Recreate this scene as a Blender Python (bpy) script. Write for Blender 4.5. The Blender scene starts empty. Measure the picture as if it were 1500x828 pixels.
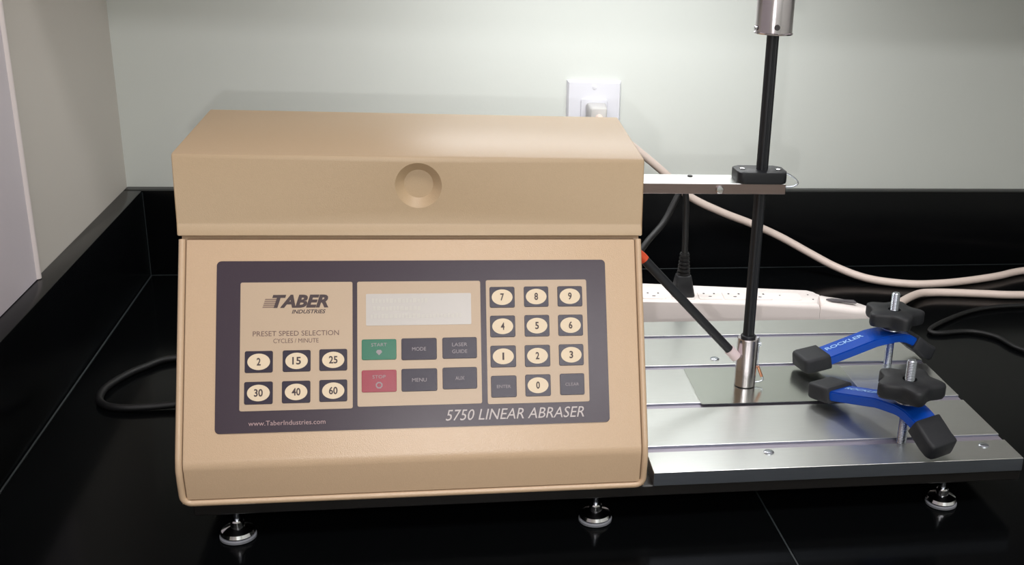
import bpy, bmesh, math, random
from mathutils import Vector, Matrix
random.seed(4)
scene = bpy.context.scene
COL = scene.collection
PI = math.pi

# ------------------------------------------------------------------ camera
cam_d = bpy.data.cameras.new('camera')
cam = bpy.data.objects.new('camera', cam_d); COL.objects.link(cam)
CR = Vector((0.97797730, -0.20226614, 0.05146655)); CU = Vector((0.02108674, 0.34108709, 0.93979516))
CF = Vector((0.20764332, 0.91801308, -0.33784056)); CC = Vector((0.31876921, -1.37119561, 0.44086247))
m = Matrix((CR, CU, -CF)).transposed().to_4x4(); m.translation = CC
cam.matrix_world = m
cam_d.sensor_width = 36; cam_d.sensor_fit = 'HORIZONTAL'
cam_d.lens = 1648.3 / 1500 * 36
cam_d.shift_x = (750 - 972.84) / 1500; cam_d.shift_y = (460.89 - 414) / 1500
cam_d.clip_start = .02; cam_d.clip_end = 50
scene.camera = cam

# ------------------------------------------------------------------ light, world, exposure
w = bpy.data.worlds.new('world'); scene.world = w; w.use_nodes = True
w.node_tree.nodes['Background'].inputs[0].default_value = (.8, .85, .9, 1)
w.node_tree.nodes['Background'].inputs[1].default_value = .02
scene.view_settings.view_transform = 'Standard'; scene.view_settings.look = 'None'
scene.view_settings.gamma = 1; scene.view_settings.exposure = 0.0
try: scene.view_settings.use_curve_mapping = False
except Exception: pass

def lamp(name, kind, loc, energy, color, size=None, size_y=None, aim=None):
    d = bpy.data.lights.new(name, kind); d.energy = energy; d.color = color
    if kind == 'AREA':
        d.size = size
        if size_y: d.shape = 'RECTANGLE'; d.size_y = size_y
    else: d.shadow_soft_size = size
    o = bpy.data.objects.new(name, d); COL.objects.link(o); o.location = loc
    if aim is not None: o.rotation_euler = (Vector(aim) - Vector(loc)).to_track_quat('-Z', 'Y').to_euler()
    return o
# the phone's flash, a few centimetres from its lens, brightest along its axis
fl = lamp('phone_flash', 'SPOT', CC - CR * .030 - CU * .050, 5.4, (1, .97, .96), .005, aim=(.42, -.2, .14))
fl.data.spot_size = math.radians(66); fl.data.spot_blend = 1.0
# ceiling fixtures deep in the room and the fluorescent strip under the wall cabinet
lamp('ceiling_light', 'AREA', (.8, -4.2, 2.42), 51, (1, .98, .99), 1.2, .6)
lamp('ceiling_light', 'AREA', (.7, -1.65, 2.42), 31, (1, .98, .99), 1.2, .5)
lamp('under_cabinet_tube', 'AREA', (.53, -.19, .444), 1.6, (.98, 1, 1), .42, .05)

# ------------------------------------------------------------------ materials
def lin(c):
    return tuple(((v / 255) / 12.92 if v / 255 <= .04045 else ((v / 255 + .055) / 1.055) ** 2.4) for v in c)
def mat(name, rgb, rough=.5, metal=0., noise=0., nscale=40., bump=0., bscale=300., stretch=None, spec=.5, coat=0., coat_rough=.1, rvar=0.):
    mt = bpy.data.materials.new(name); mt.use_nodes = True
    nt = mt.node_tree; b = nt.nodes['Principled BSDF']
    c = (*lin(rgb), 1)
    b.inputs['Base Color'].default_value = c
    b.inputs['Roughness'].default_value = rough; b.inputs['Metallic'].default_value = metal
    b.inputs['Specular IOR Level'].default_value = spec
    b.inputs['Coat Weight'].default_value = coat; b.inputs['Coat Roughness'].default_value = coat_rough
    tc = nt.nodes.new('ShaderNodeTexCoord'); mp = nt.nodes.new('ShaderNodeMapping')
    nt.links.new(tc.outputs['Object'], mp.inputs[0])
    if stretch: mp.inputs['Scale'].default_value = stretch
    if noise or rvar:
        n = nt.nodes.new('ShaderNodeTexNoise'); n.inputs['Scale'].default_value = nscale; n.inputs['Detail'].default_value = 4
        nt.links.new(mp.outputs[0], n.inputs['Vector'])
    if noise:
        mx = nt.nodes.new('ShaderNodeMix'); mx.data_type = 'RGBA'
        mx.inputs[6].default_value = tuple(v * (1 - noise) for v in c[:3]) + (1,)
        mx.inputs[7].default_value = tuple(min(1, v * (1 + noise)) for v in c[:3]) + (1,)
        nt.links.new(n.outputs['Fac'], mx.inputs[0]); nt.links.new(mx.outputs[2], b.inputs['Base Color'])
    if rvar:
        mr = nt.nodes.new('ShaderNodeMapRange'); mr.inputs[3].default_value = max(0.01, rough - rvar); mr.inputs[4].default_value = rough + rvar
        nt.links.new(n.outputs['Fac'], mr.inputs[0]); nt.links.new(mr.outputs[0], b.inputs['Roughness'])
    if bump:
        n2 = nt.nodes.new('ShaderNodeTexNoise'); n2.inputs['Scale'].default_value = bscale; n2.inputs['Detail'].default_value = 3
        bp = nt.nodes.new('ShaderNodeBump'); bp.inputs['Strength'].default_value = bump; bp.inputs['Distance'].default_value = .001
        nt.links.new(mp.outputs[0], n2.inputs['Vector']); nt.links.new(n2.outputs['Fac'], bp.inputs['Height'])
        nt.links.new(bp.outputs[0], b.inputs['Normal'])
    return mt
M = dict(
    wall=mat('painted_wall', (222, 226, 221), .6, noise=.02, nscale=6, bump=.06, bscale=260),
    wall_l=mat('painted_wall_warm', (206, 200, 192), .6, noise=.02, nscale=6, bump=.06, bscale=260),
    board=mat('white_board', (214, 206, 212), .45, noise=.02),
    white_trim=mat('white_trim_paint', (228, 218, 216), .35),
    counter=mat('black_worktop', (7, 8, 9), .14, noise=.35, nscale=900, rvar=.03, spec=.05, bump=.015, bscale=30),
    splash=mat('black_backsplash', (9, 10, 12), .24, noise=.35, nscale=900, spec=.13),
    caulk=mat('grey_caulk', (40, 46, 48), .5),
    floor=mat('floor_vinyl', (150, 145, 135), .5, noise=.1),
    ceil=mat('ceiling_white', (225, 225, 220), .8),
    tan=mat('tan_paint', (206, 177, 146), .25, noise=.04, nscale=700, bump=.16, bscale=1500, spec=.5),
    tan_shaded=mat('shaded_tan_paint', (188, 163, 131), .42, noise=.04, nscale=700, bump=.12, bscale=1500, spec=.55),  # same tan paint, darkened: the lid front's shade put into the colour
    panel=mat('dark_overlay', (64, 53, 63), .24, spec=.3, noise=.05, nscale=900, bump=.05, bscale=1800),
    section=mat('tan_overlay', (192, 168, 142), .35, noise=.03, nscale=900, bump=.05, bscale=1800),
    key=mat('dark_key', (50, 43, 58), .24, spec=.3, bump=.05, bscale=1800),
    keygreen=mat('green_key', (8, 108, 78), .26, bump=.05, bscale=1800),
    keyred=mat('red_key', (152, 30, 54), .26, bump=.05, bscale=1800),
    cream=mat('cream_print', (226, 206, 176), .4),
    ink=mat('dark_ink', (62, 44, 46), .5),
    inkbrown=mat('brown_ink', (104, 78, 72), .5),
    inkstripe=mat('grey_ink', (132, 108, 94), .5),
    pale=mat('pale_print', (200, 190, 188), .5), palekey=mat('faded_key_print', (158, 148, 152), .5),
    palepink=mat('pale_pink_print', (176, 146, 146), .5),
    lcdtext=mat('display_text', (197, 192, 183), .28),
    alu=mat('brushed_aluminium', (226, 228, 225), .34, 1., noise=.05, nscale=60, stretch=(1, 14, 14), rvar=.04),
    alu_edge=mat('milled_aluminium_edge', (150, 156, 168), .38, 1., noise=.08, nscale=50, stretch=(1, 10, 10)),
    alu_dark=mat('slot_aluminium', (176, 170, 182), .5, .85),
    sheet=mat('steel_sheet', (200, 204, 198), .2, 1., noise=.04, nscale=50, stretch=(1, 12, 12), rvar=.03),
    chrome=mat('chrome', (222, 222, 226), .1, 1.),
    nickel=mat('satin_nickel', (206, 200, 204), .2, 1., noise=.04, nscale=80, stretch=(14, 14, 1)),
    arm_shaded=mat('shaded_arm_metal', (152, 136, 133), .3, 1., noise=.06, nscale=60, stretch=(1, 14, 14)),  # same arm metal, its dim brown room reflection painted into the colour
    zinc=mat('zinc_thread', (196, 202, 212), .24, 1.),
    blackanod=mat('black_anodised', (15, 18, 24), .5, noise=.2, nscale=200),
    base=mat('black_base_plate', (22, 20, 19), .4, noise=.2, nscale=200),
    rubber=mat('black_rubber', (30, 32, 37), .62, noise=.12, nscale=300, bump=.1, bscale=1500),
    knob=mat('black_phenolic', (24, 26, 30), .55, noise=.1, nscale=300, bump=.06, bscale=1200),
    cord=mat('black_cord', (9, 9, 11), .55),
    padgrey=mat('grey_pad', (120, 122, 128), .5),
    blue=mat('blue_anodised', (2, 72, 178), .3, .1, noise=.05, nscale=80),
    bluetext=mat('light_blue_print', (150, 190, 240), .5),
    plastic=mat('white_plastic', (250, 241, 237), .35), plug=mat('pale_grey_plug', (204, 202, 200), .4),
    plate=mat('white_outlet_plastic', (232, 232, 240), .3),
    whitecord=mat('white_cord', (226, 208, 198), .4, noise=.03, nscale=200),
    hole=mat('dark_slot', (60, 55, 58), .6),
    switch=mat('grey_switch', (92, 88, 92), .35),
    sleeve=mat('pinkish_sleeve', (222, 204, 206), .4),
    orange=mat('orange_sleeve', (226, 82, 44), .45),
    copper=mat('copper_clip', (214, 150, 118), .35, .7),
)
def lcd_mat():
    mt = bpy.data.materials.new('lit_display'); mt.use_nodes = True
    b = mt.node_tree.nodes['Principled BSDF']
    b.inputs['Base Color'].default_value = (*lin((190, 184, 178)), 1); b.inputs['Roughness'].default_value = .25
    b.inputs['Emission Color'].default_value = (*lin((222, 214, 206)), 1); b.inputs['Emission Strength'].default_value = .05
    return mt
M['lcd'] = lcd_mat()

# ------------------------------------------------------------------ helpers
def link(name, me, mats, parent=None, loc=None, smooth=None):
    o = bpy.data.objects.new(name, me); COL.objects.link(o)
    if not isinstance(mats, (list, tuple)): mats = [mats]
    if len(me.materials) == 0:
        for mm in mats: me.materials.append(mm)
    if parent: o.parent = parent
    if loc is not None: o.location = loc
    if smooth:
        me.polygons.foreach_set('use_smooth', [True] * len(me.polygons))
        me.set_sharp_from_angle(angle=math.radians(smooth))
    return o
def obj(name, bm, mats, parent=None, loc=None, smooth=None, recalc=True):
    if recalc: bmesh.ops.recalc_face_normals(bm, faces=bm.faces)
    me = bpy.data.meshes.new(name); bm.to_mesh(me); bm.free()
    return link(name, me, mats, parent, loc, smooth)
def empty(name, loc=(0, 0, 0), rz=0, **props):
    o = bpy.data.objects.new(name, None); COL.objects.link(o); o.location = loc; o.rotation_euler = (0, 0, rz)
    o.empty_display_size = .02
    for k, v in props.items(): o[k] = v
    return o
def tag(o, **p):
    for k, v in p.items(): o[k] = v
    return o
def box(bm, x0, x1, y0, y1, z0, z1, bev=0, seg=2, mi=0):
    vs = [bm.verts.new((x, y, z)) for z in (z0, z1) for y in (y0, y1) for x in (x0, x1)]
    fs = [bm.faces.new([vs[i] for i in q]) for q in ((0, 2, 3, 1), (4, 5, 7, 6), (0, 1, 5, 4), (1, 3, 7, 5), (3, 2, 6, 7), (2, 0, 4, 6))]
    for f in fs: f.material_index = mi
    if bev:
        es = list({e for f in fs for e in f.edges})
        bmesh.ops.bevel(bm, geom=es, offset=bev, segments=seg, profile=.5, affect='EDGES', clamp_overlap=True)
    return bm
def prism(bm, pts, h0, h1, axis='Z', bev=0, seg=2, mi=0, bev_top_only=False):
    """extrude a 2-D outline; axis Z: (x,y)->z ; axis X: (y,z)->x"""
    def mk(p, h): return (p[0], p[1], h) if axis == 'Z' else (h, p[0], p[1])
    a = [bm.verts.new(mk(p, h0)) for p in pts]; b = [bm.verts.new(mk(p, h1)) for p in pts]
    fs = [bm.faces.new(a[::-1]), bm.faces.new(b)]
    n = len(pts)
    for i in range(n): fs.append(bm.faces.new((a[i], a[(i + 1) % n], b[(i + 1) % n], b[i])))
    for f in fs: f.material_index = mi
    if bev:
        es = list(fs[1].edges) if bev_top_only else list(fs[0].edges) + list(fs[1].edges)
        bmesh.ops.bevel(bm, geom=es, offset=bev, segments=seg, profile=.5, affect='EDGES', clamp_overlap=True)
    return bm
def rrect(x0, x1, y0, y1, r, n=5):
    pts = []
    for cx, cy, a0 in ((x1 - r, y1 - r, 0), (x0 + r, y1 - r, 90), (x0 + r, y0 + r, 180), (x1 - r, y0 + r, 270)):
        for k in range(n + 1):
            a = math.radians(a0 + 90 * k / n); pts.append((cx + r * math.cos(a), cy + r * math.sin(a)))
    return pts
def ellipse(cx, cy, rx, ry, n=32): return [(cx + rx * math.cos(2 * PI * k / n), cy + ry * math.sin(2 * PI * k / n)) for k in range(n)]
def lathe(bm, prof, n=32, c=(0, 0), mi=0):
    """prof: list of (r,z) bottom to top; closed on axis with end caps"""
    rings = []
    for r, z in prof:
        rings.append([bm.verts.new((c[0] + r * math.cos(2 * PI * k / n), c[1] + r * math.sin(2 * PI * k / n), z)) for k in range(n)])
    for a, b in zip(rings, rings[1:]):
        for k in range(n):
            bm.faces.new((a[k], a[(k + 1) % n], b[(k + 1) % n], b[k])).material_index = mi
    bm.faces.new(rings[0][::-1]).material_index = mi; bm.faces.new(rings[-1]).material_index = mi
    return bm
def catmull(pts, sub=8):
    P = [Vector(p) for p in pts]; out = []
    for i in range(len(P) - 1):
        p0 = P[i - 1] if i else P[0] * 2 - P[1]; p1, p2 = P[i], P[i + 1]
        p3 = P[i + 2] if i + 2 < len(P) else P[-1] * 2 - P[-2]
        for k in range(sub):
            t = k / sub
            out.append(.5 * ((2 * p1) + (p2 - p0) * t + (2 * p0 - 5 * p1 + 4 * p2 - p3) * t * t + (3 * p1 - p0 - 3 * p2 + p3) * t ** 3))
    out.append(P[-1]); return out
def tube(bm, pts, r, n=12, smooth=True, sub=8, mi=0):
    P = catmull(pts, sub) if smooth else [Vector(p) for p in pts]
    rad = r if callable(r) else (lambda t: r)
    t0 = (P[1] - P[0]).normalized(); nrm = t0.orthogonal().normalized(); rings = []
    for i, p in enumerate(P):
        t = (P[min(i + 1, len(P) - 1)] - P[max(i - 1, 0)]).normalized()
        nrm = (nrm - t * nrm.dot(t)).normalized(); bn = t.cross(nrm)
        rr = rad(i / (len(P) - 1))
        rings.append([bm.verts.new(p + (nrm * math.cos(2 * PI * k / n) + bn * math.sin(2 * PI * k / n)) * rr) for k in range(n)])
    for a, b in zip(rings, rings[1:]):
        for k in range(n): bm.faces.new((a[k], a[(k + 1) % n], b[(k + 1) % n], b[k])).material_index = mi
    bm.faces.new(rings[0][::-1]).material_index = mi; bm.faces.new(rings[-1]).material_index = mi
    return bm
def text_polys(bm, s, x0, x1, y0, y1, z, shear=0., bold=0., mi=0, keep=None, thick=.00012):
    """flat lettering fitted into the rectangle x0..x1, y0..y1 at height z (keep: 'h' keeps the letter shape and centres it)"""
    cu = bpy.data.curves.new('lettering', 'FONT'); cu.body = s; cu.size = 1; cu.resolution_u = 3
    cu.shear = shear; cu.offset = bold; cu.extrude = .02
    o = bpy.data.objects.new('lettering', cu); COL.objects.link(o)
    dg = bpy.context.evaluated_depsgraph_get(); me = bpy.data.meshes.new_from_object(o.evaluated_get(dg))
    bpy.data.objects.remove(o); bpy.data.curves.remove(cu)
    xs = [v.co.x for v in me.vertices]; ys = [v.co.y for v in me.vertices]
    ax, bx_, ay, by_ = min(xs), max(xs), min(ys), max(ys)
    sx = (x1 - x0) / (bx_ - ax); sy = (y1 - y0) / (by_ - ay)
    if keep == 'h': sx = sy
    cx = (x0 + x1) / 2
    for v in me.vertices:
        v.co = (cx + (v.co.x - (ax + bx_) / 2) * sx, y0 + (v.co.y - ay) * sy, z + (thick if v.co.z > 0 else 0))
    old = set(bm.faces); bm.from_mesh(me); bpy.data.meshes.remove(me)
    for f in bm.faces:
        if f not in old: f.material_index = mi
    return bm
def copy_tree(o, parent=None):
    c = o.copy(); COL.objects.link(c)
    if parent: c.parent = parent
    for ch in list(o.children): copy_tree(ch, c)
    return c

# ------------------------------------------------------------------ room
H, T = .1034, .0206        # backsplash height and thickness
def struct(name, bm, mt): return tag(obj(name, bm, mt), kind='structure')
struct('wall_back', box(bmesh.new(), -.15, 3.1, T, .16, -.9, 2.5), M['wall'])
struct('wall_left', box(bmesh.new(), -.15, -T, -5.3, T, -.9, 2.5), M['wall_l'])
struct('wall_right', box(bmesh.new(), 3.0, 3.1, -5.3, T, -.9, 2.5), M['wall'])
struct('wall_front', box(bmesh.new(), -.15, 3.1, -5.4, -5.3, -.9, 2.5), M['wall'])
struct('floor', box(bmesh.new(), -.15, 3.1, -5.4, .16, -1.0, -.9), M['floor'])
struct('ceiling', box(bmesh.new(), -.15, 3.1, -5.4, .16, 2.5, 2.6), M['ceil'])
# white board on the left wall with a rounded white strip at its edge
struct('trim_1', box(bmesh.new(), -T, -T + .003, -1.2, -.331, H + .0005, 2.2), M['board'])
bm = bmesh.new(); lathe(bm, [(.0044, H + .0005), (.0044, 2.2)], 16, (-T + .0012, -.327))
tag(obj('trim_2', bm, M['white_trim'], smooth=40), kind='structure')

# ------------------------------------------------------------------ worktop
top = empty('worktop', (0, 0, 0), label='glossy black worktop with raised black backsplash running along both walls', category='worktop')
XS = .5792
obj('worktop_slab', box(bmesh.new(), -T, XS - .0006, -.8, T, -.04, 0, .0006, 1), M['counter'], top)
obj('worktop_slab', box(bmesh.new(), XS + .0006, 2.9, -.8, T, -.04, 0, .0006, 1), M['counter'], top)
obj('seam_line', box(bmesh.new(), XS - .0006, XS + .0006, -.8, 0, -.04, -.0002), M['caulk'], top)
obj('backsplash', box(bmesh.new(), -T, 2.9, 0, T, .0002, H, .0012, 2), M['splash'], top, smooth=40)
obj('backsplash', box(bmesh.new(), -T, 0, -.8, -.0003, .0002, H, .0012, 2), M['splash'], top, smooth=40)
bm = bmesh.new(); tube(bm, [(.001, -.79, .0004), (.001, -.002, .0004)], .0009, 6, False); obj('caulk_line', bm, M['caulk'], top, smooth=60)
bm = bmesh.new(); tube(bm, [(.001, -.0008, .0003), (2.88, -.0008, .0003)], .0006, 6, False); obj('caulk_line', bm, M['caulk'], top, smooth=60)
bm = bmesh.new(); tube(bm, [(.0003, -.0005, .001), (.0003, -.0005, H - .002)], .0006, 6, False); obj('caulk_line', bm, M['caulk'], top, smooth=60)

# wall cabinet hung above the worktop, just over the frame: it shades the upper wall and carries the strip light
cab = empty('wall_cabinet', (1.4, T, .46), 0, label='pale wall cabinet hung on the back wall above the worktop', category='cabinet')
obj('cabinet_body', box(bmesh.new(), -1.42, 1.5, -.32, -.0005, 0, .75), M['board'], cab)
for k in range(6):
    d = obj('cabinet_door', box(bmesh.new(), -1.415 + .4858 * k, -1.415 + .4858 * k + .482, -.340, -.3203, .004, .745, .002, 1), M['board'], cab)
    bm = bmesh.new(); xk = -1.415 + .4858 * k + (.44 if k % 2 == 0 else .04); tube(bm, [(xk, -.3400, .05), (xk, -.362, .052), (xk, -.362, .148), (xk, -.3400, .15)], .004, 8, False); obj('handle', bm, M['nickel'], d, smooth=50)
fx = empty('under_cabinet_light', (.53, -.19, .4595), 0, label='slim strip light fixed under the wall cabinet', category='lamp')
bm = bmesh.new(); box(bm, -.23, .23, -.035, .035, -.013, 0, .002, 1); obj('light_housing', bm, M['plastic'], fx)

# ------------------------------------------------------------------ the abraser
PSI = -.0227; BX, BY = .1485, -.6291
cs, sn = math.cos(PSI), math.sin(PSI)
def L2W(x, y, z=0): return Vector((BX + x * cs - y * sn, BY + x * sn + y * cs, z))
mach = empty('linear_abraser', L2W(0, 0, 0), PSI, category='test machine',
             label='tan metal abrasion test machine with sloped keypad panel and slotted aluminium table')
W = .33
y0, z0, y1, z1, y2, z2, y3, z3, y4, z4 = 0, .0322, -.0022, .065, .0722, .2075, .0752, .2661, .2239, .2718
BACK = .30
obj('base_plate', box(bmesh.new(), .008, .637, .004, .322, .0225, .0316, .0008, 1), M['base'], mach)

# housing: solid body with an inset front, rim and front cover
t_len = math.hypot(y2 - y1, z2 - z1); e_y, e_z = (y2 - y1) / t_len, (z2 - z1) / t_len   # up the slope
def prof(s, n=0):      # point on the slope, s from the knee, n outward
    return (y1 + e_y * s - e_z * n, z1 + e_z * s + e_y * n)
bm = bmesh.new()
dpt = .0045
pts = [(y0 + dpt, z0), (y1 + dpt + .001, z1), (y2 + dpt + .001, .2062), (y2 + .012, .2062), (y2 + .012, .2077), (BACK - .004, .2077), (BACK, .2), (BACK, z0)]
prism(bm, pts, .0012, W - .0012, 'X')
housing = obj('housing', bm, M['tan'], mach)
# rim running down both sides and along the bottom
rr = .0024; ins = -rr + .0010
def rimpt(x, s, n=ins): y, z = prof(s, n); return (x, y, z)
bot = lambda x: (x, y0 + rr - .0010, z0 + rr)
xl, xr = rr, W - rr
path = [rimpt(xl, t_len - .0020), rimpt(xl, .1), rimpt(xl, .03), rimpt(xl, .006)]
for a in (.5,): path.append((xl, y1 + rr - .0012, z1 - .004))
path.append((xl, y1 + rr - .0005, z1 - .014))
cr = .006
for k in range(6):
    a = PI + (PI / 2) * k / 5
    path.append((xl + cr + cr * math.cos(a), y0 + rr - .0012, z0 + rr + cr + cr * math.sin(a)))
path += [(W * .5, y0 + rr - .0012, z0 + rr)]
path += [(W - p[0], p[1], p[2]) for p in path[:-1][::-1]]
bm = bmesh.new(); tube(bm, path, rr, 12, False)
obj('rim', bm, M['tan'], housing, smooth=50)
# front cover: bent sheet with a soft knee
bm = bmesh.new()
kr = .0042; outer = [(y0 + .0002, z0 + .0056)]
d1 = Vector((y1 - y0, z1 - z0)).normalized(); d2 = Vector((e_y, e_z)); kn = Vector((y1, z1))
A, B = kn - d1 * kr, kn + d2 * kr
for k in range(7):
    t = k / 6; p = A * (1 - t) ** 2 + kn * 2 * t * (1 - t) + B * t * t; outer.append((p.x, p.y))
outer.append(prof(t_len - .0026))
inner = [(p[0] + .0038, p[1]) for p in outer][::-1]
fx0, fx1 = .0054, W - .0054
prism(bm, outer + inner, fx0, fx1, 'X', bev=.0008, seg=2)
cover = obj('front_cover', bm, M['tan'], housing, smooth=35)

# lid with sloping lip and round finger recess
bm = bmesh.new()
pts = [(.0722, .2079), (.0708, .2086), (.0710, .2098), (y3 - .0004, .2152), (y3, .2166), (y3, z3 - .003), (y3 + .0009, z3 - .0009), (y3 + .003, z3)]
pts += [(y4 - .006, z4 - .0003), (y4 - .0018, z4 - .0018), (y4, z4 - .006), (y4, .2079)]
prism(bm, pts, -.0006, W + .0006, 'X', bev=.0016, seg=3)
lid = obj('lid', bm, M['tan_shaded'], mach, smooth=40)
bm = bmesh.new()
rc = (.1658, .2447)
ring = [(.0172, -.004), (.0166, 0), (.0157, .0010), (.0104, .0062)]
rs = [[bm.verts.new((rc[0] + r * math.cos(2 * PI * k / 48), y3 + d, rc[1] + r * math.sin(2 * PI * k / 48))) for k in range(48)] for r, d in ring]
for a, b in zip(rs, rs[1:]):
    for k in range(48): bm.faces.new((a[k], a[(k + 1) % 48], b[(k + 1) % 48], b[k]))
bm.faces.new(rs[0]); bm.faces.new(rs[-1][::-1])
cut = obj('cutter', bm, M['tan_shaded'])
md = lid.modifiers.new('recess', 'BOOLEAN'); md.operation = 'DIFFERENCE'; md.object = cut; md.solver = 'EXACT'
cut.parent = mach
bpy.context.view_layer.update()
dg = bpy.context.evaluated_depsgraph_get(); nm = bpy.data.meshes.new_from_object(lid.evaluated_get(dg))
lid.modifiers.clear(); lid.data = nm
nm.polygons.foreach_set('use_smooth', [True] * len(nm.polygons)); nm.set_sharp_from_angle(angle=math.radians(36))
bpy.data.objects.remove(cut)

# keypad panel in its own tilted frame: x across, y up the slope, z outward
pan = obj('control_panel', prism(bmesh.new(), rrect(.026, .3016, .0214, .1428, .003), 0, .0007, 'Z', bev=.0003, seg=1), M['panel'], mach)
pan['label'] = 'dark brown sloped keypad panel'
pan.location = (0, y1, z1); pan.rotation_euler = (math.atan2(e_z, e_y), 0, 0)
ZS = .0007
for x0, x1, s0, s1 in ((.0421, .1184, .0366, .1274), (.1217, .2089, .0376, .1274), (.2130, .2870, .0369, .1278)):
    obj('keypad_section', prism(bmesh.new(), rrect(x0, x1, s0, s1, .0012), ZS, ZS + .0003, 'Z', bev=.00012, seg=1), M['section'], pan)
ZK = ZS + .0003
obj('display', prism(bmesh.new(), rrect(.1278, .2021, .0954, .1184, .0008), ZK, ZK + .0002), M['lcd'], pan)
bm = bmesh.new()     # unreadable pale rows on the display
for row, (a, b) in enumerate(((.132, .170), (.133, .166), (.131, .196))):
    x = a
    while x < b:
        wd = random.choice((.0014, .0018, .0022)); yy = .1118 - row * .0056
        box(bm, x, x + wd, yy, yy + random.choice((.0026, .0032)), ZK + .0002, ZK + .00026); x += wd + .0010
bm_o = obj('display_text', bm, M['lcdtext'], pan); bm_o['kind'] = 'stuff'
def key(x0, x1, s0, s1, body, parts, ell=None, oval=False):
    bm = bmesh.new()
    prism(bm, rrect(x0, x1, s0, s1, .0012, 3), ZK, ZK + .0005, 'Z', bev=.0002, seg=1)
    z = ZK + .0005; cx, cy = (x0 + x1) / 2, (s0 + s1) / 2
    mats = [M[body], M['cream'], M['ink'], M['palekey']]
    if oval: prism(bm, ellipse(cx, cy, .0076, .0058), z - .0001, z + .00012, 'Z', mi=1); z += .00012
    parts(bm, cx, cy, z)
    return obj('key', bm, mats, pan, recalc=False)
def digit(s):
    def f(bm, cx, cy, z):
        wd = .0027 * len(s) + (.0005 if len(s) == 2 else 0)
        if s == '1': wd = .0013
        text_polys(bm, s, cx - wd / 2, cx + wd / 2, cy - .0026, cy + .0028, z, mi=2, bold=.022)
    return f
def words(rows, h=.0026):
    def f(bm, cx, cy, z):
        for s, dy, wd in rows: text_polys(bm, s, cx - wd / 2, cx + wd / 2, cy + dy - h / 2, cy + dy + h / 2, z, mi=3)
    return f
def start(bm, cx, cy, z):
    text_polys(bm, 'START', cx - .0054, cx + .0054, cy + .0022, cy + .0046, z, mi=3)
    prism(bm, [(cx - .0022, cy - .0018), (cx, cy - .0042), (cx + .0022, cy - .0018), (cx + .0012, cy - .0003), (cx - .0012, cy - .0003)], z, z + .0001, 'Z', mi=3)
def stop(bm, cx, cy, z):
    text_polys(bm, 'STOP', cx - .0046, cx + .0046, cy + .0018, cy + .0042, z, mi=3)
    a = [(cx + .0025 * math.cos(PI / 8 + k * PI / 4), cy - .003 + .0025 * math.sin(PI / 8 + k * PI / 4)) for k in range(8)]
    b = [(cx + .0016 * math.cos(PI / 8 + k * PI / 4), cy - .003 + .0016 * math.sin(PI / 8 + k * PI / 4)) for k in range(8)]
    va = [bm.verts.new((*p, z + .0001)) for p in a]; vb = [bm.verts.new((*p, z + .0001)) for p in b]
    for k in range(8): bm.faces.new((va[k], va[(k + 1) % 8], vb[(k + 1) % 8], vb[k])).material_index = 3
for s, x0, x1, s0, s1 in (('2', .0454, .0642, .0633, .0786), ('15', .0708, .0897, .0635, .0787), ('25', .0956, .1147, .0636, .0790),
                          ('30', .0452, .0643, .0412, .0570), ('40', .0704, .0896, .0414, .0570), ('60', .0956, .1147, .0417, .0572),
                          ('7', .2156, .2338, .1073, .1227), ('8', .2406, .2586, .1076, .1228), ('9', .2653, .2837, .1076, .1228),
                          ('4', .2156, .2338, .0855, .1014), ('5', .2406, .2588, .0856, .1015), ('6', .2653, .2836, .0857, .1014),
                          ('1', .2155, .2339, .0634, .0793), ('2', .2403, .2588, .0633, .0793), ('3', .2653, .2835, .0637, .0794), ('0', .2402, .2587, .0417, .0576)):
    key(x0, x1, s0, s1, 'key', digit(s), oval=True)
key(.2155, .2339, .0415, .0573, 'key', words([('ENTER', 0, .0100)], .0022))
key(.2655, .2835, .0420, .0577, 'key', words([('CLEAR', 0, .0100)], .0022))
key(.1523, .1772, .0701, .0858, 'key', words([('MODE', 0, .0098)]))
key(.1812, .2058, .0705, .0859, 'key', words([('LASER', .0025, .0108), ('GUIDE', -.0025, .0108)]))
key(.1522, .1773, .0475, .0638, 'key', words([('MENU', 0, .0102)]))
key(.1811, .2056, .0484, .0641, 'key', words([('AUX', 0, .0064)]))
key(.1247, .1488, .0707, .0855, 'keygreen', start)['label'] = 'green start key'
key(.1246, .1488, .0476, .0634, 'keyred', stop)['label'] = 'red stop key'
bm = bmesh.new(); text_polys(bm, 'TABER', .0635, .1018, .1090, .1184, ZK, shear=.28, bold=.045)
obj('logo_lettering', bm, M['ink'], pan, recalc=False)
bm = bmesh.new(); text_polys(bm, 'INDUSTRIES', .0768, .0999, .1048, .1077, ZK, shear=.28, bold=.02); obj('logo_lettering', bm, M['ink'], pan, recalc=False)
bm = bmesh.new()
for k in range(5):
    yb = .1092 + k * .00138; sh = (yb - .1092) * .3
    prism(bm, [(.0569 + sh, yb), (.0646 + sh, yb), (.0649 + sh, yb + .0009), (.0572 + sh, yb + .0009)], ZK, ZK + .00012)
obj('logo_stripes', bm, M['inkstripe'], pan)
bm = bmesh.new(); text_polys(bm, 'PRESET SPEED SELECTION', .0506, .1090, .0890, .0926, ZK)
text_polys(bm, 'CYCLES / MINUTE', .0644, .0951, .0840, .0871, ZK); obj('lettering', bm, M['inkbrown'], pan, recalc=False)
bm = bmesh.new(); text_polys(bm, 'www.TaberIndustries.com', .0481, .0998, .0263, .0296, ZS); obj('lettering', bm, M['palepink'], pan, recalc=False)
bm = bmesh.new(); text_polys(bm, '5750 LINEAR ABRASER', .1829, .2827, .0258, .0336, ZS, shear=.25); obj('lettering', bm, M['pale'], pan, recalc=False)

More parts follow.
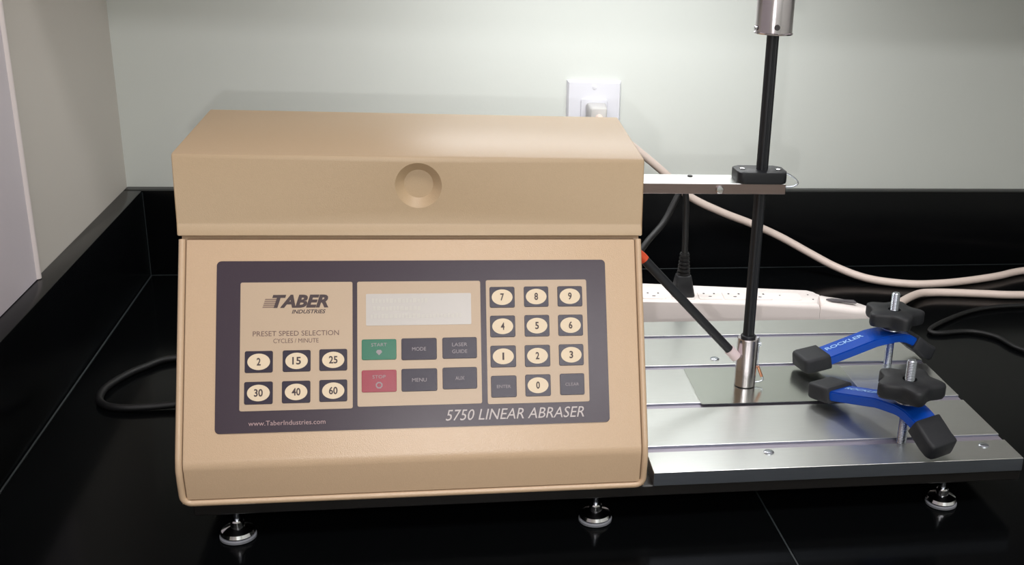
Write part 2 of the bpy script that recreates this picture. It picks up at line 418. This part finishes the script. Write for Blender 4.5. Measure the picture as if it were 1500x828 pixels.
# slotted platform: bed and five slats
plat = obj('platform', box(bmesh.new(), .336, .637, .0034, .326, .0318, .0410), M['alu_dark'], mach)
for a, b in ((.0026, .0362), (.0466, .1164), (.1264, .2012), (.2104, .2790), (.2870, .3270)):
    bm = bmesh.new(); box(bm, .336, .637, a, b, .0410 if a > .02 else .0318, .0429, .0002, 1)
    bm.faces.ensure_lookup_table(); bmesh.ops.recalc_face_normals(bm, faces=bm.faces)
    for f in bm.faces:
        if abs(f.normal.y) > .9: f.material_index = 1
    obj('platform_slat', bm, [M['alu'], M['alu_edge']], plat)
for x, y in ((.4331, .2241), (.4324, .0289), (.6139, .0267)):
    bm = bmesh.new(); lathe(bm, [(.0042, .0), (.0042, .0006), (.0034, .0011), (.0018, .0012)], 20)
    s = obj('screw', bm, M['zinc'], plat, (x, y, .0429), smooth=40)
    for k in range(1):
        pass
    bm = bmesh.new()
# levelling feet
def foot(x, y):
    bm = bmesh.new(); lathe(bm, [(.0118, .0026), (.0122, .0042), (.0112, .0066), (.0070, .0084), (.0050, .0092), (.0048, .0135), (.0040, .0145), (.0022, .0146)], 36)
    f = obj('levelling_foot', bm, M['chrome'], mach, (x, y, 0), smooth=35)
    bm = bmesh.new(); lathe(bm, [(.0118, 0), (.0127, .0006), (.0127, .0022), (.0118, .0028)], 36); obj('foot_pad', bm, M['padgrey'], f, smooth=40)
    bm = bmesh.new(); lathe(bm, [(.0021, .014), (.0021, .0226)], 14); obj('stud', bm, M['zinc'], f, smooth=40)
foot(.0349, .0115)
foot(.2938, .0115)
foot(.5758, .0115)
for x in (.0349, .2938, .5758): foot(x, .300)
# arm with bearing block
AZ0, AZ1 = .2222, .2312
bm = box(bmesh.new(), .32, .4640, .147, .1795, AZ0, AZ1, .0005, 1); bmesh.ops.recalc_face_normals(bm, faces=bm.faces)
for f in bm.faces:
    if f.normal.z < .5: f.material_index = 1  # every face but the top gets the darkened copy
arm = obj('reciprocating_arm', bm, [M['alu'], M['arm_shaded']], mach)
blk = obj('bearing_block', prism(bmesh.new(), rrect(.4222, .4649, .1455, .1745, .006), AZ1, .2408, 'Z', bev=.0014, seg=2), M['blackanod'], arm, smooth=40)
blk['label'] = 'black bearing block'
def screw_y(x, z, r, parent, y=.147):
    bm = bmesh.new(); lathe(bm, [(r, 0), (r, .0016), (r * .8, .0024), (r * .4, .0026)], 18)
    bmesh.ops.rotate(bm, verts=bm.verts, matrix=Matrix.Rotation(PI / 2, 3, 'X'))
    return obj('screw', bm, M['chrome'], parent, (x, y, z), smooth=40)
screw_y(.4071, .2262, .0034, arm)
for x, y in ((.4285, .1600), (.4594, .1575)):
    bm = bmesh.new(); lathe(bm, [(.0026, 0), (.0026, .0008), (.0016, .0011)], 16); obj('screw', bm, M['chrome'], arm, (x, y, .2408), smooth=40)
bm = bmesh.new(); lathe(bm, [(.0022, 0), (.0022, .0009)], 14); obj('screw', bm, M['cord'], arm, (.387, .172, AZ1), smooth=40)
bm = bmesh.new(); tube(bm, [(.462, .165, .2378), (.4697, .165, .2360), (.4772, .165, .2316), (.4800, .165, .2280), (.477, .165, .2252), (.4706, .165, .2244), (.462, .165, .2246)], .0007, 8)
obj('wire_clip', bm, M['zinc'], arm, smooth=60)

# ------------------------------------------------------------------ shaft with holder, weight support
RX, RY = .4458, .160
PT = .0429                       # table height
CARD = PT + .0010
sh = empty('abrading_shaft', L2W(RX, RY, CARD), PSI, category='shaft',
           label='upright black splined shaft with silver weight holder on top and silver collet at its foot')
def rel(z): return z - CARD
bm = bmesh.new(); n = 36
prof_r = [(.0052 if (k % 6) < 3 else .0046) for k in range(n)]
for za, zb in ((rel(.078), rel(.36)),):
    a = [bm.verts.new((r * math.cos(2 * PI * k / n), r * math.sin(2 * PI * k / n), za)) for k, r in enumerate(prof_r)]
    b = [bm.verts.new((r * math.cos(2 * PI * k / n), r * math.sin(2 * PI * k / n), zb)) for k, r in enumerate(prof_r)]
    for k in range(n): bm.faces.new((a[k], a[(k + 1) % n], b[(k + 1) % n], b[k]))
    bm.faces.new(a[::-1]); bm.faces.new(b)
obj('shaft_rod', bm, M['blackanod'], sh)
bm = bmesh.new(); lathe(bm, [(.0090, rel(.3516)), (.0158, rel(.3517)), (.0160, rel(.3528)), (.0152, rel(.3534)), (.0152, rel(.4260)), (.0146, rel(.4270)), (.006, rel(.4270))], 48)
wt = obj('weight_holder', bm, M['nickel'], sh, smooth=35)
bm = bmesh.new(); lathe(bm, [(.0023, 0), (.0023, .0012)], 16); bmesh.ops.rotate(bm, verts=bm.verts, matrix=Matrix.Rotation(PI / 2, 3, 'X'))
obj('set_screw', bm, M['hole'], wt, (-.0015, -.0146, rel(.3580)), smooth=40)
bm = bmesh.new(); lathe(bm, [(.0020, 0), (.0020, .0016), (.0012, .0020)], 16); bmesh.ops.rotate(bm, verts=bm.verts, matrix=Matrix.Rotation(-PI / 2, 3, 'Y'))
obj('set_screw', bm, M['chrome'], wt, (-.0150, -.003, rel(.3562)), smooth=40)
bm = bmesh.new(); lathe(bm, [(.0086, .0002), (.0095, .0008), (.0095, rel(.0886)), (.0089, rel(.0894)), (.0064, rel(.0895))], 40)
col = obj('collet', bm, M['nickel'], sh, smooth=35)
bm = bmesh.new(); lathe(bm, [(.0066, rel(.0894)), (.0068, rel(.0912)), (.0062, rel(.0920)), (.0054, rel(.0922))], 30); obj('collar', bm, M['blackanod'], col, smooth=40)
bm = bmesh.new(); tube(bm, [(.0080, -.0005, rel(.0893)), (.0100, -.001, rel(.0880)), (.0103, -.001, rel(.070)), (.0120, -.001, rel(.058)), (.0165, -.001, rel(.0500)), (.0150, -.001, rel(.0475)), (.0080, -.001, rel(.0462))], .0006, 8)
obj('wire_clip', bm, M['zinc'], col, smooth=60)
bm = bmesh.new(); tube(bm, [(.0108, -.001, rel(.0620)), (.0150, -.001, rel(.0520))], .0014, 8, False); obj('copper_sleeve', bm, M['copper'], col, smooth=60)
bm = bmesh.new(); lathe(bm, [(.0018, 0), (.0018, .0026)], 12); bmesh.ops.rotate(bm, verts=bm.verts, matrix=Matrix.Rotation(PI / 2, 3, 'Y')); obj('set_screw', bm, M['zinc'], col, (.0092, -.001, rel(.083)), smooth=40)

# laser lead running down to the collet
wd = empty('laser_lead', L2W(.33, .156, .178), PSI, category='cable', label='straight black lead slanting from orange sleeve at the tan housing to the silver collet')
p0 = Vector((0, 0, 0)); p1 = Vector((.0161, 0, -.0125)); p2 = Vector((.0985, -.001, -.0985)); p3 = Vector((.1050, -.0005, -.1056))
bm = bmesh.new(); tube(bm, [p1, p2], .0040, 14, False); obj('lead', bm, M['blackanod'], wd, smooth=50)
bm = bmesh.new(); tube(bm, [p0 + Vector((.0005, 0, 0)), p1, p1 + (p2 - p1) * .035], .0043, 14, False); obj('orange_sleeve', bm, M['orange'], wd, smooth=50)
bm = bmesh.new(); tube(bm, [p2 - (p3 - p2) * .1, p3], .0048, 14, False); obj('lead_end', bm, M['sleeve'], wd, smooth=50)

# thin steel specimen sheet under the collet
bm = bmesh.new(); prism(bm, rrect(.3982, .5485, .1208, .2006, .0015, 3), PT + .0001, CARD, 'Z')
card = obj('specimen_sheet', bm, M['sheet'])
card.location = L2W(0, 0, 0); card.rotation_euler = (0, 0, PSI)
tag(card, label='thin bare steel sheet lying on the slotted table under the collet', category='sheet')

# ------------------------------------------------------------------ hold-down clamps
def bar_line(u):          # centre height of the bow-shaped bar at distance u from the bolt (negative = long arm)
    pts = [(-.099, .0098), (-.074, .0128), (-.048, .0196), (-.022, .0266), (0, .0290), (.010, .0274), (.020, .0226), (.034, .0120), (.043, .0076)]
    for (a, za), (b, zb) in zip(pts, pts[1:]):
        if u <= b:
            t = (u - a) / (b - a); return za + (zb - za) * t
    return pts[-1][1]
def strip_bm(us, hw, th, zf=bar_line):
    bm = bmesh.new(); rings = []
    for u in us:
        d = .002; sl = (zf(u + d) - zf(u - d)) / (2 * d); nn = Vector((-sl, 0, 1)).normalized(); c = Vector((u, 0, zf(u)))
        rings.append([bm.verts.new(c + nn * s * th + Vector((0, w_, 0))) for s, w_ in ((-1, -hw), (-1, hw), (1, hw), (1, -hw))])
    for a, b in zip(rings, rings[1:]):
        for k in range(4): bm.faces.new((a[k], a[(k + 1) % 4], b[(k + 1) % 4], b[k]))
    bm.faces.new(rings[0][::-1]); bm.faces.new(rings[-1])
    return bm
def clamp(loc, rz, label, knob_rot):
    t = empty('hold_down_clamp', loc, rz, label=label, category='clamp', group='hold-down clamps on the slotted table')
    us = [-.088 + .0050 * k for k in range(25)]
    bm = strip_bm([u for u in us if u <= .0342], .0128, .0042)
    bmesh.ops.recalc_face_normals(bm, faces=bm.faces)
    bmesh.ops.bevel(bm, geom=[e for e in bm.edges if len(e.link_faces) == 2 and e.calc_face_angle(0) > 1.2], offset=.0010, segments=2, affect='EDGES')
    bar = obj('bar', bm, M['blue'], t, smooth=40)
    for end, inn in ((-.0990, -.0725), (.0430, .0195)):
        d = (inn - end); bm = bmesh.new(); rings = []
        for f, sc in ((0, .70), (.03, .86), (.09, .96), (.18, 1), (.4, 1), (.7, 1), (.985, 1), (1, .97)):
            u = end + d * f; sl = (bar_line(u + .002) - bar_line(u - .002)) / .004
            nn = Vector((-sl, 0, 1)).normalized(); c = Vector((u, 0, bar_line(u)))
            ring = []
            for py, pz in rrect(-.0150 * sc, .0150 * sc, -.0072 * sc, .0072 * sc, .0030 * sc, 4):
                p = c + nn * pz + Vector((0, py, 0)); p.z = max(p.z, .0002); ring.append(bm.verts.new(p))
            rings.append(ring)
        for q, r_ in zip(rings, rings[1:]):
            for k in range(len(q)): bm.faces.new((q[k], q[(k + 1) % len(q)], r_[(k + 1) % len(q)], r_[k]))
        bm.faces.new(rings[0][::-1]); bm.faces.new(rings[-1])
        obj('rubber_tip', bm, M['rubber'], t, smooth=65)
    # printed name along the long arm
    bm = bmesh.new(); text_polys(bm, 'ROCKLER', -.0690, -.0300, .0006, .0062, 0, bold=.02)
    for v in bm.verts:
        u = v.co.x; sl = (bar_line(u + .003) - bar_line(u - .003)) / .006
        v.co.z = bar_line(u) + .0042 * math.sqrt(1 + sl * sl) + .0002 + v.co.z
    obj('lettering', bm, M['bluetext'], bar, recalc=False)
    # T-bolt
    bm = bmesh.new(); zz = -.0026; pr = [(.0041, zz)]
    while zz < .0690:
        zz += .0007; pr.append((.0041 if len(pr) % 2 == 0 else .0036, zz))
    pr.append((.003, zz + .0006)); lathe(bm, pr, 20); obj('bolt', bm, M['zinc'], t)
    bm = bmesh.new(); lathe(bm, [(.0098, .0341), (.0098, .0353), (.0044, .0354)], 28); obj('washer', bm, M['zinc'], t, smooth=40)
    # five-lobed knob with hub
    bm = bmesh.new(); n = 80
    def lobe(a): return .0246 + .0040 * math.cos(5 * a) + .0004 * math.cos(10 * a)
    pts = [(lobe(2 * PI * k / n) * math.cos(2 * PI * k / n), lobe(2 * PI * k / n) * math.sin(2 * PI * k / n)) for k in range(n)]
    rings = []
    for sc, z in ((.84, .0405), (.96, .0413), (1, .0435), (1, .0510), (.975, .0528), (.92, .0536), (.45, .0540), (.26, .0536), (.25, .0480)):
        rings.append([bm.verts.new((p[0] * sc, p[1] * sc, z)) if sc > .5 else bm.verts.new((Vector(p).normalized().x * .0230 * sc, Vector(p).normalized().y * .0230 * sc, z)) for p in pts])
    for a, b in zip(rings, rings[1:]):
        for k in range(n): bm.faces.new((a[k], a[(k + 1) % n], b[(k + 1) % n], b[k]))
    bm.faces.new(rings[0][::-1]); bm.faces.new(rings[-1])
    lathe(bm, [(.0105, .0355), (.0118, .0362), (.0124, .0410), (.0132, .0425)], 32)
    kb = obj('knob', bm, M['knob'], t, smooth=45); kb.rotation_euler = (0, 0, knob_rot)
    return t
d1_ = math.atan2(.205 - .187, .5995 - .5168)
clamp(L2W(.5995, .2055, CARD), PSI + d1_, 'blue hold-down clamp farther from the viewer, its long arm pointing left', math.radians(-85) - d1_)
d2_ = math.atan2(.0415 - .1178, .5486 - .5107)
clamp(L2W(.5486, .0415, CARD), PSI + d2_, 'blue hold-down clamp nearest the front edge of the slotted table, long arm pointing back', math.radians(-95) - d2_)

# ------------------------------------------------------------------ power strip
ps = empty('power_strip', (.62, -.226, 0), 0, category='power strip', label='long white power strip with a row of outlets lying behind the slotted table')
def wp(pts): return [(x - .62, y + .226) for x, y in pts]
bm = bmesh.new()
prism(bm, wp([(.44, -.2335), (.5523, -.2425), (.7470, -.2590), (.7555, -.2300), (.757, -.2165), (.748, -.2075), (.5637, -.1800), (.44, -.1650)]), .0005, .0405, 'Z', bev=.0075, seg=4, bev_top_only=True)
hs = obj('strip_housing', bm, M['plastic'], ps, smooth=40)
bm = bmesh.new()
prism(bm, wp([(.7473, -.2590), (.788, -.2625), (.803, -.2605), (.812, -.2525), (.8135, -.2430), (.806, -.2350), (.790, -.2290), (.7575, -.2185), (.7558, -.2300)]), .0005, .0385, 'Z', bev=.006, seg=4, bev_top_only=True)
for v in bm.verts:
    if v.co.z > .02: v.co.z -= max(0, v.co.x - .135) * .14
obj('end_cover', bm, M['plastic'], ps, smooth=40)
ang = math.atan2(-.0166, .1947)
sock_pos = [(.5654, -.2215), (.5975, -.2240), (.6279, -.2268), (.6558, -.2292), (.6838, -.2316)]
for i, (x, y) in enumerate(sock_pos):
    bm = bmesh.new(); prism(bm, rrect(-.0128, .0128, -.0125, .0105, .0015, 3), 0, .0012, 'Z', bev=.0003, seg=1)
    for dx in (-.0058, .0058): box(bm, dx - .0010, dx + .0010, .0030, .0062, .0012, .00135, mi=1)
    prism(bm, ellipse(0, -.005, .0020, .0012, 14), .0012, .00135, 'Z', mi=1)
    s = obj('socket', bm, [M['plastic'], M['hole']], ps, (x - .62, y + .226, .0405)); s.rotation_euler = (0, 0, ang)
bm = bmesh.new(); prism(bm, rrect(-.018, .018, -.0120, .0120, .006, 4), 0, .0006, 'Z', bev=.0003, seg=1); prism(bm, ellipse(-.006, .003, .0010, .001, 10), .0006, .0008, 'Z', mi=1)
s = obj('socket_cover', bm, [M['plastic'], M['hole']], ps, (.7140 - .62, -.2345 + .226, .0405)); s.rotation_euler = (0, 0, ang)
for x, y in ((.7430, -.2450), (.7420, -.2290)):
    bm = bmesh.new(); lathe(bm, [(.0010, 0), (.0010, .0004)], 10); obj('indicator', bm, M['hole'], ps, (x - .62, y + .226, .0404))
bm = bmesh.new(); prism(bm, [(-.0175, -.001), (-.010, -.0045), (.006, -.0035), (.0175, -.0045), (.0165, .0035), (.004, .0020), (-.010, .0025)], 0, .0022, 'Z', bev=.0006, seg=1)
s = obj('rocker_switch', bm, M['switch'], ps, (.7760 - .62, -.2440 + .226, .0372)); s.rotation_euler = (0, .08, ang)

# ------------------------------------------------------------------ wall outlet
ox, oz = .5288, .1838
ol = empty('wall_outlet', (ox, T, oz), 0, category='outlet', label='white wall outlet plate partly hidden behind the tan lid')
bm = bmesh.new(); box(bm, -.0339, .0339, -.006, -.0002, -.0552, .0552)
for v in bm.verts:
    if v.co.y < -.003: v.co.x *= .93; v.co.z *= .955
obj('cover_plate', bm, M['plate'], ol)
bm = bmesh.new(); prism(bm, rrect(-.0165, .0165, -.0335, .0335, .003, 3), 0, .002, 'Z', bev=.0005, seg=1)
bmesh.ops.rotate(bm, verts=bm.verts, matrix=Matrix.Rotation(PI / 2, 3, 'X')); obj('receptacle', bm, M['plate'], ol, (0, -.0059, 0))
for z in (.0475, -.0475):
    bm = bmesh.new(); lathe(bm, [(.0028, 0), (.0028, .0008), (.0016, .0011)], 14); bmesh.ops.rotate(bm, verts=bm.verts, matrix=Matrix.Rotation(PI / 2, 3, 'X')); obj('screw', bm, M['plate'], ol, (0, -.006, z), smooth=40)

# white cord: wall outlet -> along the backsplash -> out to the right -> back to the strip
wc = empty('white_power_cord', (.531, -.02, .205), 0, category='cord', label='thick white power cord drooping from wall outlet across the black backsplash to the power strip')
O = Vector((.531, -.02, .205))
bm = bmesh.new(); prism(bm, rrect(-.0125, .0125, -.0115, .0115, .004, 3), 0, .026, 'Z', bev=.002, seg=2)
for v in bm.verts:
    if v.co.z > .012: v.co.x *= .82; v.co.y *= .82
bmesh.ops.rotate(bm, verts=bm.verts, matrix=Matrix.Rotation(PI / 2, 3, 'X'))
obj('plug', bm, M['plug'], wc, Vector((.531, .0126, .2015)) - O, smooth=50)
R = .0050
path = [(.531, -.012, .1985), (.536, -.030, .192), (.552, -.026, .180), (.5753, -.016, .1633), (.6162, -.012, .1306), (.6500, -.011, .1005), (.6930, -.012, .0800), (.7354, -.013, .0640), (.775, -.020, .0475),
        (.8128, -.034, .0290), (.845, -.052, .0150), (.880, -.075, .0070), (.926, -.0925, R + .0002), (.970, -.093, R + .0002), (1.0164, -.0830, R + .0002), (1.065, -.067, R + .0002), (1.1163, -.0450, R + .0002), (1.20, -.030, R + .0002),
        (1.275, -.055, R + .0002), (1.285, -.110, R + .0002), (1.21, -.145, R + .0002), (1.0621, -.1440, R + .0002), (1.01, -.1370, R + .0002), (.9745, -.1310, R + .0002), (.945, -.1290, R + .0004), (.920, -.1380, .007), (.8805, -.1780, .011), (.850, -.218, .013), (.829, -.238, .014), (.8125, -.2475, .015)]
bm = bmesh.new(); tube(bm, [Vector(p) - O for p in path], R, 14, sub=7); obj('cord', bm, M['whitecord'], wc, smooth=60)

# black cord of the machine: side inlet -> loop at the left -> behind the housing -> up and down into the strip
O = Vector((.5975, -.2240, .0413)); r = .0034
bc = empty('black_power_cord', O, 0, category='cord', label='black power cord looping left of the tan housing and plugged into the power strip')
bm = bmesh.new(); prism(bm, rrect(-.0125, .0125, -.0110, .0100, .004, 3), 0, .024, 'Z', bev=.0016, seg=2)
for v in bm.verts:
    if v.co.z > .012: v.co.x *= .66; v.co.y *= .66
plug = obj('plug', bm, M['knob'], bc, smooth=50)
bm = bmesh.new(); pr = []
for k in range(6): pr += [(.0074 - .0004 * k, .024 + .0042 * k), (.0074 - .0004 * k, .0266 + .0042 * k), (.0048, .0268 + .0042 * k), (.0048, .0280 + .0042 * k)]
lathe(bm, pr, 16); obj('strain_relief', bm, M['cord'], plug, smooth=40)
path = [(.5975, -.2240, .0900), (.5978, -.2215, .105), (.5978, -.2185, .1250), (.5970, -.2170, .1500), (.5925, -.2180, .1630), (.5850, -.2220, .1500), (.5700, -.2320, .1260), (.5480, -.2500, .1080),
        (.520, -.268, .075), (.490, -.281, .030), (.455, -.284, r + .004), (.400, -.284, r + .0002), (.25, -.280, r + .0002), (.15, -.274, r + .0002), (.0788, -.2765, r + .0002), (.055, -.2970, r + .0002), (.0399, -.3210, r + .0002), (.0308, -.3500, r + .0002),
        (.0350, -.3780, r + .0002), (.0560, -.3920, r + .0002), (.0996, -.3900, .0046), (.125, -.3880, .010), (.146, -.3870, .0250), (.1508, -.3868, .0420)]
path = [Vector(p) - O for p in path]
bm = bmesh.new(); tube(bm, path, r, 12, sub=7); obj('cord', bm, M['cord'], bc, smooth=60)

# thin black cable on the right of the worktop
O = Vector((.8852, -.2577, 0)); r = .0028
tc_ = empty('thin_black_cable', O, 0, category='cable', label='thin black cable looping on the worktop right of the clamps')
pts = [(1.20, -.190, r), (1.10, -.178, r), (1.0443, -.177, r), (1.000, -.181, r), (.9635, -.194, r), (.925, -.218, r), (.893, -.243, r), (.8835, -.258, r), (.895, -.2625, r), (.9324, -.2600, r), (.955, -.279, r), (.9666, -.3209, r), (1.02, -.37, r), (1.12, -.40, r), (1.20, -.36, r), (1.24, -.27, r), (1.20, -.190, r)]
bm = bmesh.new(); tube(bm, [Vector(p) + Vector((0, 0, .0002)) - O for p in pts[:-1]], r, 10); obj('cable', bm, M['cord'], tc_, smooth=60)
bm = bmesh.new(); tube(bm, [Vector((1.0530, -.1768, r + .0010)) - O, Vector((1.075, -.1772, r + .0010)) - O], .0036, 12, False); obj('ferrule', bm, M['plastic'], tc_, smooth=60)
